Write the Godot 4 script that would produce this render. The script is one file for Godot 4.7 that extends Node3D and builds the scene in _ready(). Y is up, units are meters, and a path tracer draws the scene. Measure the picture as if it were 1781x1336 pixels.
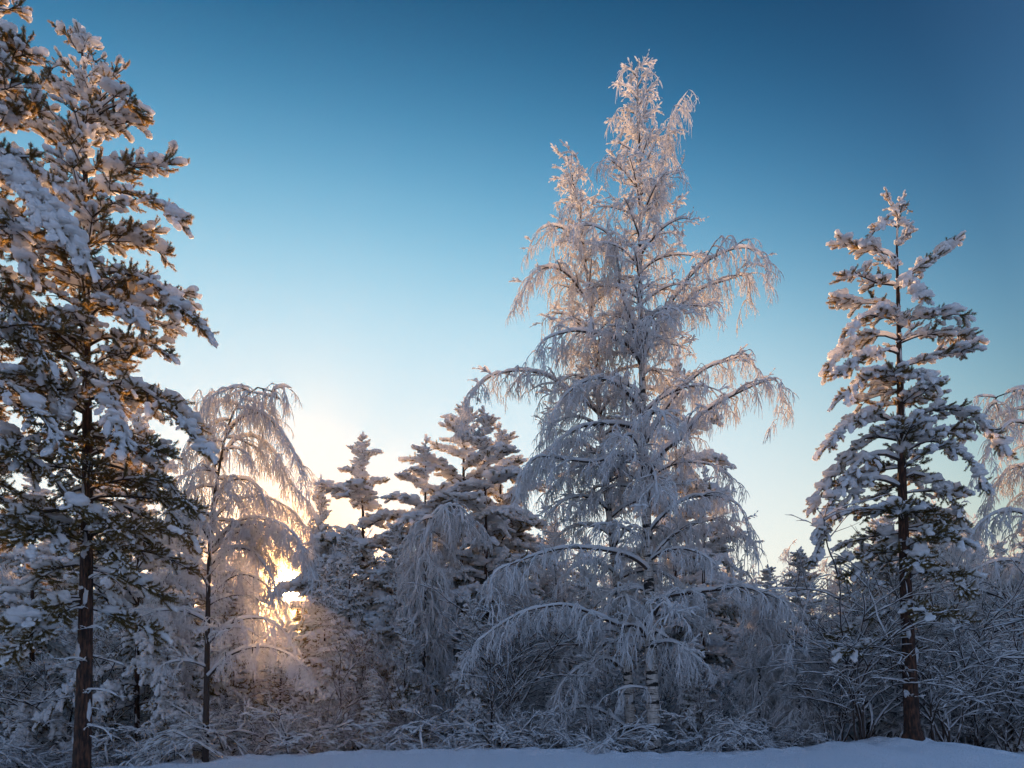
extends Node3D
# A snow-laden forest edge at the roadside, low sun behind the trees. Metres, y up, the camera looks along -z.

const EYE := 1.65          # height of the lens above the snowfield
const LENS := 1400.0       # focal length in pixels of the photograph (1781 wide)
const LEVEL := 1195.0      # its horizon row
const MIDDLE := 890.5
const EXPOSURE := 2.65
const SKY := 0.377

var rng := RandomNumberGenerator.new()
var snow_m: StandardMaterial3D
var ground_m: StandardMaterial3D
var needle_m: StandardMaterial3D
var twig_m: StandardMaterial3D
var birch_m: StandardMaterial3D
var pine_m: StandardMaterial3D
var limb_m: StandardMaterial3D
var wave := FastNoiseLite.new()
var sprays: Array[ArrayMesh] = []
var sprigs: Array[ArrayMesh] = []
var heavy: Array[ArrayMesh] = []
var light: Array[ArrayMesh] = []
var lumps: Array[ArrayMesh] = []
var used := {}


# ---------------------------------------------------------------- geometry
class Geo:
	var v := PackedVector3Array()
	var n := PackedVector3Array()
	var uv := PackedVector2Array()
	var i := PackedInt32Array()

	func rings(at: int, count: int, sides: int) -> void:
		for r in count - 1:
			for s in sides:
				var a := at + r * sides + s
				var b := at + r * sides + (s + 1) % sides
				i.append(a); i.append(a + sides); i.append(b)
				i.append(b); i.append(a + sides); i.append(b + sides)

	# a tapering round stem along the points
	func tube(pts: PackedVector3Array, r0: float, r1: float, sides: int, power := 1.0, u_repeat := 0.0) -> void:
		var k := pts.size()
		if k < 2:
			return
		var at := v.size()
		var side := Vector3(0.31, 0.12, 0.94)
		var along := 0.0
		var around := sides + 1 if u_repeat > 0.0 else sides
		for r in k:
			var t := (pts[mini(r + 1, k - 1)] - pts[maxi(r - 1, 0)]).normalized()
			side = (side - t * side.dot(t)).normalized()
			var up := t.cross(side)
			var rad := lerpf(r0, r1, pow(float(r) / (k - 1), power))
			if r > 0:
				along += pts[r].distance_to(pts[r - 1])
			for s in around:
				var a := TAU * s / sides
				var o := side * cos(a) + up * sin(a)
				v.append(pts[r] + o * rad)
				n.append(o)
				uv.append(Vector2(float(s) / sides * u_repeat, along * 0.5))
		if around == sides:
			rings(at, k, sides)
		else:
			for r in k - 1:
				for s in sides:
					var a := at + r * around + s
					i.append(a); i.append(a + around); i.append(a + 1)
					i.append(a + 1); i.append(a + around); i.append(a + around + 1)

	# snow lying along the upper side of a stem: an uneven flattened roll with rounded ends and bare gaps
	func roll(pts: PackedVector3Array, r0: float, r1: float, a0: float, a1: float, sides: int, rng: RandomNumberGenerator, gaps := 0.1) -> void:
		var k := pts.size()
		if k < 3:
			return
		var at := v.size()
		var lump := rng.randf()
		for r in k:
			var t := (pts[mini(r + 1, k - 1)] - pts[maxi(r - 1, 0)]).normalized()
			var flat := sqrt(t.x * t.x + t.z * t.z)
			var f := float(r) / (k - 1)
			lump = lerpf(lump, rng.randf(), 0.7)
			var w := lerpf(a0, a1, f) * (0.45 + 0.9 * lump) * (0.3 + 0.7 * flat)
			if rng.randf() < gaps:
				w *= 0.15
			var rad := lerpf(r0, r1, f)
			var side := Vector3.UP.cross(t)
			if side.length_squared() < 0.001:
				side = Vector3(1, 0, 0.2)
			side = side.normalized()
			var up := t.cross(side).normalized()
			var wide := rad * 0.75 + w
			var tall := rad * 0.6 + w * 0.85
			if r == 0 or r == k - 1:
				wide *= 0.25
				tall *= 0.25
			var mid := pts[r] + up * (rad * 0.35 + tall * 0.7) * (0.25 + 0.75 * flat)
			for s in sides:
				var a := TAU * s / sides
				var c := cos(a)
				var d := sin(a)
				v.append(mid + side * (c * wide) + up * (d * tall))
				n.append((side * (c / maxf(wide, 0.001)) + up * (d / maxf(tall, 0.001)) + (t * -40.0 if r == 0 else t * 40.0 if r == k - 1 else Vector3.ZERO)).normalized())
				uv.append(Vector2.ZERO)
		rings(at, k, sides)

	func tri(a: Vector3, b: Vector3, c: Vector3, nn: Vector3) -> void:
		var at := v.size()
		v.append(a); v.append(b); v.append(c)
		for s in 3:
			n.append(nn)
			uv.append(Vector2.ZERO)
			i.append(at + s)

	# a lumpy ball of snow, flat below
	func ball(mid: Vector3, size: Vector3, rows: int, sides: int, wave: FastNoiseLite, rough: float, seed_at: Vector3) -> void:
		var at := v.size()
		for r in rows + 1:
			var b := PI * r / rows
			for s in sides:
				var a := TAU * s / sides
				var o := Vector3(sin(b) * cos(a), cos(b), sin(b) * sin(a))
				var q := 1.0 + rough * (wave.get_noise_3dv((o + seed_at) * 40.0) + 0.45 * wave.get_noise_3dv((o + seed_at) * 115.0))
				var p := o * size * q
				if p.y < 0.0:
					p.y *= 0.6
				v.append(mid + p)
				n.append((o / size).normalized())
				uv.append(Vector2.ZERO)
		for r in range(1, rows):
			for s in sides:
				var k := at + r * sides + s
				var across := v[at + r * sides + (s + 1) % sides] - v[at + r * sides + (s + sides - 1) % sides]
				var m := across.cross(v[k + sides] - v[k - sides]).normalized()
				n[k] = m if m.dot(n[k]) > 0.0 else -m
		rings(at, rows + 1, sides)

	func arrays() -> Array:
		var a := []
		a.resize(Mesh.ARRAY_MAX)
		a[Mesh.ARRAY_VERTEX] = v
		a[Mesh.ARRAY_NORMAL] = n
		a[Mesh.ARRAY_TEX_UV] = uv
		a[Mesh.ARRAY_INDEX] = i
		return a


func mesh_of(parts: Array, mats: Array) -> ArrayMesh:
	var m := ArrayMesh.new()
	for k in parts.size():
		var g: Geo = parts[k]
		if g.v.size():
			m.add_surface_from_arrays(Mesh.PRIMITIVE_TRIANGLES, g.arrays())
			m.surface_set_material(m.get_surface_count() - 1, mats[k])
	return m


func rf(a: float, b: float) -> float:
	return rng.randf_range(a, b)


func spline(pts: Array, step: float) -> PackedVector3Array:
	var out := PackedVector3Array()
	var k := pts.size()
	for s in k - 1:
		var p0: Vector3 = pts[maxi(s - 1, 0)]
		var p1: Vector3 = pts[s]
		var p2: Vector3 = pts[s + 1]
		var p3: Vector3 = pts[mini(s + 2, k - 1)]
		var cuts := maxi(1, roundi(p1.distance_to(p2) / step))
		for c in cuts:
			out.append(p1.cubic_interpolate(p2, p0, p3, float(c) / cuts))
	out.append(pts[k - 1])
	return out


# a stem that starts along dir and is bent down by its load
func grow(p: Vector3, dir: Vector3, length: float, droop: float, jitter: float, cuts: int) -> PackedVector3Array:
	var out := PackedVector3Array([p])
	var step := length / cuts
	for c in cuts:
		dir = (dir + Vector3(rf(-jitter, jitter), rf(-jitter, jitter) - droop * step, rf(-jitter, jitter))).normalized()
		p += dir * step
		out.append(p)
	return out


# the point seen at that pixel of the photograph at that depth in front of the lens
func at(px: float, py: float, d: float) -> Vector3:
	return Vector3((px - MIDDLE) / LENS * d, EYE + (LEVEL - py) / LENS * d, -d)


# ---------------------------------------------------------------- naming
func numbered(called: String) -> String:
	if not used.has(called):
		used[called] = 0
		return called
	used[called] += 1
	return "%s_%03d" % [called, used[called]]


func thing(called: String, label: String, category: String, where: Vector3, group := "") -> Node3D:
	var o := Node3D.new()
	o.name = numbered(called)
	o.position = where
	o.set_meta("label", label)
	o.set_meta("category", category)
	if group:
		o.set_meta("group", group)
	add_child(o)
	return o


func part(called: String, m: Mesh, parent: Node3D) -> MeshInstance3D:
	var o := MeshInstance3D.new()
	var k := 0
	while parent.has_node(called if k == 0 else "%s_%03d" % [called, k]):
		k += 1
	o.name = called if k == 0 else "%s_%03d" % [called, k]
	o.mesh = m
	parent.add_child(o, true)
	return o


func copy_of(proto: Node3D, label: String, where: Vector3, turn: float, size: Vector3, group: String) -> Node3D:
	var o: Node3D = proto.duplicate()
	o.name = numbered(String(proto.get_meta("called")))
	o.position = where
	o.rotation.y = turn
	o.scale = size
	o.set_meta("label", label)
	o.set_meta("category", proto.get_meta("category"))
	if group:
		o.set_meta("group", group)
	elif o.has_meta("group"):
		o.remove_meta("group")
	add_child(o)
	return o


# ---------------------------------------------------------------- trees
class Growth:
	var root: Node3D
	var base: Vector3
	var spots := {}     # mesh -> transforms
	var names := {}
	var wood: Geo       # set when a far tree joins its limbs into one part
	var white: Geo

	func put(m: Mesh, called: String, t: Transform3D) -> void:
		if not spots.has(m):
			spots[m] = []
			names[m] = called
		spots[m].append(t)


func start_tree(called: String, label: String, category: String, base: Vector3, group := "") -> Growth:
	var t := Growth.new()
	t.root = thing(called, label, category, base, group)
	t.root.set_meta("called", called)
	t.base = base
	return t


func join_limbs(t: Growth) -> void:
	t.wood = Geo.new()
	t.white = Geo.new()


func finish_tree(t: Growth) -> Node3D:
	if t.wood:
		part("branches", mesh_of([t.wood], [limb_m]), t.root).set_meta("kind", "stuff")
		part("snow", mesh_of([t.white], [snow_m]), t.root).set_meta("kind", "stuff")
	for m in t.spots:
		var list: Array = t.spots[m]
		var mm := MultiMesh.new()
		mm.transform_format = MultiMesh.TRANSFORM_3D
		mm.mesh = m
		mm.instance_count = list.size()
		for k in list.size():
			mm.set_instance_transform(k, list[k])
		var o := MultiMeshInstance3D.new()
		o.multimesh = mm
		var called: String = t.names[m]
		var k := 0
		while t.root.has_node(called if k == 0 else "%s_%03d" % [called, k]):
			k += 1
		o.name = called if k == 0 else "%s_%03d" % [called, k]
		o.set_meta("kind", "stuff")
		t.root.add_child(o, true)
	return t.root


func facing(dir: Vector3, size: float) -> Basis:
	var x := dir.normalized()
	var z := x.cross(Vector3.UP)
	if z.length_squared() < 0.02:
		z = Vector3(0.2, 0, 1)
	z = z.normalized()
	var y := z.cross(x)
	return Basis(x * size, y * size, z * size)


func yawed(yaw: float, size: float, tilt: float) -> Basis:
	return Basis(Vector3.UP, yaw) * Basis(Vector3.BACK, tilt) * Basis.from_scale(Vector3(size, size * rf(0.8, 1.2), size))


func trunk(t: Growth, pts: PackedVector3Array, r0: float, r1: float, m: Material, power := 1.0, sides := 10) -> void:
	var g := Geo.new()
	var own := PackedVector3Array()
	for p in pts:
		own.append(p - t.base)
	g.tube(own, r0, r1, sides, power, 1.0)
	if r0 > 0.12:                      # the spread of the roots
		g.tube(PackedVector3Array([own[0] - Vector3(0, 0.1, 0), own[0].lerp(own[1], 0.35), own[0].lerp(own[1], 0.8), own[0].lerp(own[1], 1.2)]), r0 * 1.75, r0 * 0.98, sides, 0.5, 1.0)
	var node := part("trunk", mesh_of([g], [m]), t.root)
	if r0 < 0.15:
		return
	var white := Geo.new()             # snow blown against the bark
	for k in 46:
		var f := pow(rng.randf(), 0.8)
		var c := int(f * (own.size() - 2))
		var r := lerpf(r0, r1, pow(float(c) / (own.size() - 1), power))
		var a := rf(0, TAU)
		var o := Vector3(cos(a), 0, sin(a))
		white.ball(own[c].lerp(own[c + 1], rng.randf()) + o * r * 0.82, Vector3(r * rf(0.25, 0.5), rf(0.05, 0.30), r * rf(0.25, 0.5)), 6, 7, wave, 0.8, Vector3(k * 3.1, 2, 5))
	part("snow", mesh_of([white], [snow_m]), node).set_meta("kind", "stuff")


# one birch limb with its side branches, the snow that lies on them, and the twigs that hang from them
func birch_limb(t: Growth, pts: PackedVector3Array, r0: float, r1: float, o: Dictionary) -> void:
	var wood := t.wood if t.wood else Geo.new()
	var white := t.white if t.white else Geo.new()
	var own := PackedVector3Array()
	for p in pts:
		own.append(p - t.base)
	var k := own.size()
	var burden: float = o.get("load", 0.05)
	var len2: float = o.get("len2", 1.0)
	var gap: float = o.get("gap", 0.3)
	var bare: float = o.get("bare", 0.15)
	var droop: float = o.get("droop", 0.9)
	var rise: float = o.get("rise", 0.1)
	var every: float = o.get("every", 0.2)
	var size: float = o.get("size", 0.8)
	var hang: float = o.get("hang", 1.0)     # share of hanging twigs, the rest stand out
	wood.tube(own, r0, r1, 6)
	white.roll(own, r0, r1, burden, burden * 0.8, 7, rng, 0.06)
	var length := 0.0
	for c in k - 1:
		length += own[c].distance_to(own[c + 1])
	var gone := 0.0
	var next := length * bare
	var left := rng.randf() < 0.5
	for c in k - 1:
		var step := own[c].distance_to(own[c + 1])
		gone += step
		while next < gone:
			var f := next / length
			next += gap * rf(0.6, 1.4)
			var dir := (own[c + 1] - own[c]).normalized()
			var p := own[c].lerp(own[c + 1], rng.randf())
			var out := dir.rotated(Vector3.UP, rf(0.45, 1.3) * (1.0 if left else -1.0))
			left = not left
			out = (out + Vector3(0, rf(-0.3, 0.3) + rise, 0)).normalized()
			var long := len2 * rf(0.45, 1.15) * (1.0 - 0.45 * f)
			var b := grow(p, out, long, droop, 0.10, maxi(4, roundi(long / 0.16)))
			var rb := minf(lerpf(r0, r1, f) * 0.5, 0.016)
			wood.tube(b, rb, 0.004, 4)
			white.roll(b, rb, 0.004, burden * 0.62, burden * 0.4, 5, rng, 0.14)
			var yaw := atan2(-out.z, out.x)
			var d := every * rf(0.3, 1.0)
			while d < long:
				var q: Vector3 = b[mini(b.size() - 1, roundi(d / long * (b.size() - 1)))]
				hook(t, q, yaw + rf(-1.3, 1.3), size, hang)
				d += every * rf(0.7, 1.3)
			hook(t, b[b.size() - 1], yaw + rf(-0.4, 0.4), size, hang)
		if gone > length * bare and rng.randf() < step / (every * 1.6):
			var way := own[c + 1] - own[c]
			hook(t, own[c], atan2(-way.z, way.x) + rf(-1.5, 1.5), size, hang)
	if t.wood == null:
		part("snow", mesh_of([white], [snow_m]), part("branch", mesh_of([wood], [limb_m]), t.root))


func hook(t: Growth, p: Vector3, yaw: float, size: float, hang: float) -> void:
	if rng.randf() < hang:
		t.put(sprays[rng.randi() % sprays.size()], "hanging_twigs", Transform3D(yawed(yaw, size * rf(0.6, 1.25), rf(-0.25, 0.2)), p))
	else:
		t.put(sprigs[rng.randi() % sprigs.size()], "snowy_twigs", Transform3D(yawed(yaw, size * rf(0.6, 1.2), rf(-0.2, 0.7)), p))


# one pine or spruce limb: wood, side shoots with needles, snow pads
func pine_limb(t: Growth, pts: PackedVector3Array, r0: float, o: Dictionary) -> void:
	var own := PackedVector3Array()
	for p in pts:
		own.append(p - t.base)
	var k := own.size()
	var laden: float = o.get("laden", 0.7)
	var spread: float = o.get("spread", 0.36)
	var gap: float = o.get("gap", 0.3)
	var bare: float = o.get("bare", 0.2)
	var size: float = o.get("size", 1.0)
	var sag: float = o.get("sag", 0.5)
	var pads: float = o.get("pads", 0.5)
	var wood := t.wood if t.wood else Geo.new()
	wood.tube(own, r0, 0.008, 6)
	var white := t.white if t.white else Geo.new()
	white.roll(own, r0, 0.01, 0.012 + 0.07 * laden, 0.012 + 0.08 * laden, 6, rng, 0.1)
	var length := 0.0
	for c in k - 1:
		length += own[c].distance_to(own[c + 1])
	size *= clampf(length / 1.1, 0.5, 1.0)
	var gone := 0.0
	var next := length * bare
	var left := rng.randf() < 0.5
	for c in k - 1:
		var step := own[c].distance_to(own[c + 1])
		gone += step
		var dir := (own[c + 1] - own[c]).normalized()
		while next < gone:
			var f := next / length
			next += gap * rf(0.7, 1.3)
			var p := own[c].lerp(own[c + 1], rng.randf())
			for twice in 2:
				left = not left
				var out := dir.rotated(Vector3.UP, rf(0.6, 1.05) * (1.0 if left else -1.0))
				out = (out + Vector3(0, rf(-0.25, 0.25), 0)).normalized()
				var long := maxf(0.22, spread * (length - next + gap * 2.0) * rf(0.6, 1.15))
				long = minf(long, 1.5)
				var b := grow(p, out, long, sag, 0.08, maxi(3, roundi(long / 0.2)))
				wood.tube(b, 0.014, 0.005, 4)
				var d := long * 0.25
				while d < long:
					var at_b := mini(b.size() - 2, int(d / long * (b.size() - 1)))
					var along := (b[at_b + 1] - b[at_b]).normalized()
					var turn := rf(-1.25, 1.25)
					shoot(t, b[at_b].lerp(b[at_b + 1], rng.randf()), along.rotated(Vector3.UP, turn) + Vector3(0, rf(-0.45, 0.5), 0), size * rf(0.55, 1.05), laden)
					d += 0.24 * size * rf(0.7, 1.4)
				shoot(t, b[b.size() - 1], b[b.size() - 1] - b[b.size() - 2], size * rf(0.85, 1.15), laden)
				if rng.randf() < pads * laden:
					lump(t, b[b.size() / 2], rf(0.13, 0.32) * size)
		if gone > length * bare:
			shoot(t, own[c + 1], dir + Vector3(rf(-0.7, 0.7), rf(-0.3, 0.5), rf(-0.7, 0.7)), size * rf(0.6, 1.0), laden)
			if rng.randf() < pads * laden:
				lump(t, own[c], rf(0.14, 0.30) * size)
	shoot(t, own[k - 1], own[k - 1] - own[k - 2], size * 1.2, laden + 0.2)
	if t.wood == null:
		part("snow", mesh_of([white], [snow_m]), part("branch", mesh_of([wood], [limb_m]), t.root))


func shoot(t: Growth, p: Vector3, dir: Vector3, size: float, laden: float) -> void:
	if rng.randf() < laden:
		t.put(heavy[rng.randi() % heavy.size()], "snowy_needles", Transform3D(facing(dir, size), p))
	else:
		t.put(light[rng.randi() % light.size()], "needles", Transform3D(facing(dir, size), p))
		for more in 1 + rng.randi() % 2:
			dir = dir.normalized() + Vector3(rf(-0.8, 0.8), rf(-0.5, 0.8), rf(-0.8, 0.8))
			t.put(light[rng.randi() % light.size()], "needles", Transform3D(facing(dir, size * rf(0.7, 1.1)), p))


func lump(t: Growth, p: Vector3, size: float) -> void:
	var b := Basis(Vector3.UP, rf(0, TAU)) * Basis.from_scale(Vector3(size * rf(0.9, 1.6), size * rf(0.6, 0.9), size * rf(0.8, 1.2)))
	t.put(lumps[rng.randi() % lumps.size()], "snow", Transform3D(b, p + Vector3(0, size * 0.35, 0)))


# ---------------------------------------------------------------- small pieces that are instanced
func make_pieces() -> void:
	for k in 6:                        # hanging birch twigs in rime and snow
		var wood := Geo.new()
		var white := Geo.new()
		var main := grow(Vector3.ZERO, Vector3(1, rf(-0.2, 0.3), rf(-0.2, 0.2)), rf(0.75, 1.05), rf(3.4, 5.0), 0.10, 11)
		wood.tube(main, 0.006, 0.003, 3)
		white.roll(main, 0.005, 0.003, 0.023, 0.017, 5, rng, 0.1)
		for s in 7:
			var c := 1 + rng.randi() % 8
			var dir := (main[c + 1] - main[c]).normalized()
			var out := (dir * 0.6 + Vector3(rf(-1, 1), rf(-0.4, 0.2), rf(-1, 1))).normalized()
			var b := grow(main[c], out, rf(0.22, 0.55), rf(3.5, 6.0), 0.12, 7)
			wood.tube(b, 0.004, 0.002, 3)
			white.roll(b, 0.004, 0.002, 0.020, 0.0155, 4, rng, 0.12)
		sprays.append(mesh_of([wood, white], [twig_m, snow_m]))
	for k in 5:                        # stiff outward twigs with beads of snow
		var wood := Geo.new()
		var white := Geo.new()
		var main := grow(Vector3.ZERO, Vector3(1, rf(0.1, 0.5), rf(-0.2, 0.2)), rf(0.5, 0.8), rf(0.4, 1.6), 0.12, 8)
		wood.tube(main, 0.006, 0.003, 3)
		white.roll(main, 0.006, 0.005, 0.040, 0.038, 5, rng, 0.15)
		for s in 6:
			var c := 1 + rng.randi() % 6
			var dir := (main[c + 1] - main[c]).normalized()
			var out := (dir + Vector3(rf(-1, 1), rf(-0.3, 0.5), rf(-1, 1))).normalized()
			var b := grow(main[c], out, rf(0.16, 0.4), rf(0.5, 3.5), 0.15, 6)
			wood.tube(b, 0.004, 0.002, 3)
			white.roll(b, 0.004, 0.004, 0.032, 0.036, 4, rng, 0.18)
		sprigs.append(mesh_of([wood, white], [twig_m, snow_m]))
	for k in 6:
		heavy.append(needle_shoot(true, k))
	for k in 4:
		light.append(needle_shoot(false, k))
	for k in 7:
		var g := Geo.new()
		g.ball(Vector3.ZERO, Vector3.ONE, 12, 17, wave, 0.75, Vector3(k * 7.3, 1, 2))
		lumps.append(mesh_of([g], [snow_m]))


func needle_shoot(laden: bool, kind: int) -> ArrayMesh:
	var green := Geo.new()
	var white := Geo.new()
	var spine := grow(Vector3.ZERO, Vector3(1, 0.1 if not laden else 0.0, 0), 0.40, -0.8 if not laden else 0.7, 0.05, 8)
	green.tube(spine, 0.009, 0.005, 3)
	for q in 260 if not laden else 200:
		var c := 1 + rng.randi() % 7
		var p := spine[c].lerp(spine[c + 1], rng.randf())
		var along := (spine[c + 1] - spine[c]).normalized()
		var a := rf(0, TAU)
		var ring := (Vector3.UP * sin(a) + Vector3.BACK * cos(a))
		var tip := (along * rf(0.35, 0.9) + ring * rf(0.6, 1.0) + Vector3(0, -0.15, 0)).normalized()
		var wide := tip.cross(Vector3(rf(-1, 1), rf(-1, 1), rf(-1, 1))).normalized()
		var long := rf(0.06, 0.10)
		green.tri(p - wide * 0.0040, p + tip * long, p + wide * 0.0040, wide.cross(tip).normalized())
	if laden:
		if kind % 2 == 0:
			var high := PackedVector3Array()
			for c in range(0, 9):
				high.append(spine[c] + Vector3(c * 0.005, 0.02, rf(-0.012, 0.012)))
			high.append(high[8] + Vector3(0.04, -0.01, 0))
			high.append(high[9] + Vector3(0.02, -0.025, 0))
			white.roll(high, 0.04, 0.045, 0.055, 0.065, 9, rng, 0.0)
		for s in 3 if kind % 2 == 1 else 1:
			var c: int = [3, 6, 8][s] if kind % 2 == 1 else 6
			var q := rf(0.8, 1.2)
			white.ball(spine[c] + Vector3(rf(-0.03, 0.05), 0.045, rf(-0.05, 0.05)), Vector3(0.12 * q, 0.075 * q, 0.10 * q), 9, 12, wave, 0.8, Vector3(rf(0, 50), s, 1))
	else:
		for s in 2:
			var c := 1 + rng.randi() % 6
			white.ball(spine[c] + Vector3(rf(-0.02, 0.02), 0.045, rf(-0.03, 0.03)), Vector3(rf(0.04, 0.08), rf(0.02, 0.03), rf(0.025, 0.045)), 4, 6, wave, 0.4, Vector3(rf(0, 50), s, 1))
	return mesh_of([green, white], [needle_m, snow_m])


# ---------------------------------------------------------------- materials
func plain(c: Color, rough: float) -> StandardMaterial3D:
	var m := StandardMaterial3D.new()
	m.albedo_color = c.linear_to_srgb()
	m.roughness = rough
	m.metallic_specular = 0.3
	return m


func noise_texture(freq: float, dark: Color, mid: Color, pale: Color, seed_at: int) -> NoiseTexture2D:
	var f := FastNoiseLite.new()
	f.seed = seed_at
	f.frequency = freq
	f.fractal_octaves = 5
	var g := Gradient.new()
	g.offsets = PackedFloat32Array([0.25, 0.5, 0.8])
	g.colors = PackedColorArray([dark, mid, pale])
	var t := NoiseTexture2D.new()
	t.width = 256
	t.height = 256
	t.seamless = true
	t.noise = f
	t.color_ramp = g
	return t


func make_materials() -> void:
	snow_m = plain(Color(0.86, 0.87, 0.90), 0.75)
	snow_m.backlight_enabled = true
	snow_m.backlight = Color(1.0, 0.98, 0.95)
	ground_m = plain(Color(0.86, 0.88, 0.92), 0.8)
	var grain := NoiseTexture2D.new()
	var gn := FastNoiseLite.new()
	gn.seed = 21
	gn.frequency = 0.06
	gn.fractal_octaves = 4
	grain.width = 512
	grain.height = 512
	grain.seamless = true
	grain.noise = gn
	ground_m.uv1_triplanar = true
	ground_m.uv1_world_triplanar = true
	ground_m.uv1_scale = Vector3(0.45, 0.45, 0.45)
	ground_m.heightmap_enabled = true
	ground_m.heightmap_texture = grain
	ground_m.heightmap_scale = 6.0
	needle_m = plain(Color(0.050, 0.056, 0.034), 0.6)
	needle_m.backlight_enabled = true
	needle_m.backlight = Color(0.66, 0.52, 0.25)
	twig_m = plain(Color(0.07, 0.045, 0.035), 0.8)
	limb_m = plain(Color(0.055, 0.04, 0.034), 0.85)
	pine_m = StandardMaterial3D.new()
	pine_m.albedo_texture = noise_texture(0.022, Color(0.12, 0.08, 0.065), Color(0.25, 0.16, 0.12), Color(0.38, 0.25, 0.18), 3)
	pine_m.roughness = 0.9
	var plates := FastNoiseLite.new()
	plates.seed = 9
	plates.noise_type = FastNoiseLite.TYPE_CELLULAR
	plates.cellular_return_type = FastNoiseLite.RETURN_DISTANCE2_SUB
	plates.frequency = 0.035
	var rough := NoiseTexture2D.new()
	rough.width = 256
	rough.height = 256
	rough.seamless = true
	rough.noise = plates
	pine_m.heightmap_enabled = true
	pine_m.heightmap_texture = rough
	pine_m.heightmap_scale = 3.0
	pine_m.uv1_scale = Vector3(2, 1.0, 1)
	var im := Image.create(128, 1024, false, Image.FORMAT_RGB8)   # birch bark: pale paper, dark bands and black scars
	for y in 1024:
		for x in 128:
			var q := 0.70 + 0.12 * wave.get_noise_2d(x * 3.0, y * 1.0)
			im.set_pixel(x, y, Color(q, q * 0.95, q * 0.90))
	for k in 420:
		var x := rng.randi() % 128
		var y := rng.randi() % 1024
		var w := 6 + rng.randi() % 26
		for dx in w:
			for dy in 1 + rng.randi() % 3:
				im.set_pixel((x + dx) % 128, (y + dy) % 1024, Color(0.25, 0.21, 0.19))
	for k in 46:
		var x := rng.randi() % 128
		var y := rng.randi() % 1024
		var w := 18 + rng.randi() % 40
		var h := 8 + rng.randi() % 20
		for dx in range(-w, w):
			for dy in range(-h, h):
				var e := absf(dx) / float(w) + absf(dy + absf(dx) * 0.25) / float(h) + 0.35 * wave.get_noise_2d(dx * 9.0 + k * 50.0, dy * 9.0)
				if e < 0.8:
					im.set_pixel(posmod(x + dx, 128), posmod(y + dy, 1024), Color(0.09, 0.075, 0.07))
	birch_m = StandardMaterial3D.new()
	birch_m.albedo_texture = ImageTexture.create_from_image(im)
	birch_m.roughness = 0.75
	birch_m.uv1_scale = Vector3(1, 0.5, 1)


# ---------------------------------------------------------------- sky
func make_sky(sun: Vector3) -> PanoramaSkyMaterial:
	var w := 1024
	var h := 512
	var data := PackedFloat32Array()
	data.resize(w * h * 3)
	var q := 0
	for y in h:
		var el := (0.5 - (y + 0.5) / h) * PI
		var e := maxf(rad_to_deg(el), 0.0)
		var ce := cos(el)
		var se := sin(el)
		for x in w:
			var az := (x + 0.5) / w * TAU
			var c := clampf(sin(az) * ce * sun.x + se * sun.y - cos(az) * ce * sun.z, -1.0, 1.0)
			var s := rad_to_deg(acos(c))
			var d := minf(s, 48.0) / 30.0
			var u := minf(e, 44.0) / 30.0
			var r := 0.020 + 1.02 / (1.0 + exp(-(5.776 - 6.078 * u - 0.818 * d + 0.969 * u * d + 0.056 * u * u - 1.17 * d * d)))
			var g := 0.030 + 1.02 / (1.0 + exp(-(5.531 - 4.541 * u - 0.94 * d + 0.896 * u * d - 0.222 * u * u - 0.992 * d * d)))
			var b := 0.055 + 1.02 / (1.0 + exp(-(5.035 - 2.11 * u - 1.612 * d + 1.102 * u * d - 1.229 * u * u - 0.774 * d * d)))
			var veil := exp(-s / 11.0)             # the mist below brightens the air round the sun by itself
			var deep := lerpf(1.0, 0.95, smoothstep(20.0, 40.0, e))
			r = (r - 1.45 * veil * r / (r + 1.45 * veil) - 0.02 * r / (r + 0.02)) * deep
			g = (g - 0.56 * veil * g / (g + 0.56 * veil) - 0.012 * g / (g + 0.012)) * deep
			b = (b - 0.3 * veil * b / (b + 0.3 * veil) - 0.008 * b / (b + 0.008)) * deep
			var cream := exp(-e * e / 90.0)
			r += 0.10 * cream
			g += 0.02 * cream
			b -= 0.14 * cream
			var back := smoothstep(42.0, 105.0, s)     # sky away from the sun, mostly unseen, brightened to lift the shaded snow
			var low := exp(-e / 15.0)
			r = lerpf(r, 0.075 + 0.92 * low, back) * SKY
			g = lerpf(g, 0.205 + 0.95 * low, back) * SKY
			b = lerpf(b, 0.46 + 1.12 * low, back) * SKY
			var amber := exp(-s * s / 30.0)
			r += 0.45 * amber
			g *= 1.0 - 0.28 * amber
			b *= 1.0 - 0.68 * amber
			if s < 40.0:
				var a := exp(-s / 4.0)         # the bright air round the sun, then the sun's own burnt-out spot
				r += 0.30 * a
				g += 0.20 * a
				b += 0.06 * a
				var halo := exp(-s / 1.3)
				r += 1.6 * halo
				g += 0.75 * halo
				b += 0.10 * halo
				var core := exp(-pow(s / 0.75, 4.0))
				r += 24.0 * core
				g += 18.0 * core
				b += 9.0 * core
			data[q] = r
			data[q + 1] = g
			data[q + 2] = b
			q += 3
	var im := Image.create_from_data(w, h, false, Image.FORMAT_RGBF, data.to_byte_array())
	var m := PanoramaSkyMaterial.new()
	m.panorama = ImageTexture.create_from_image(im)
	return m


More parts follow.
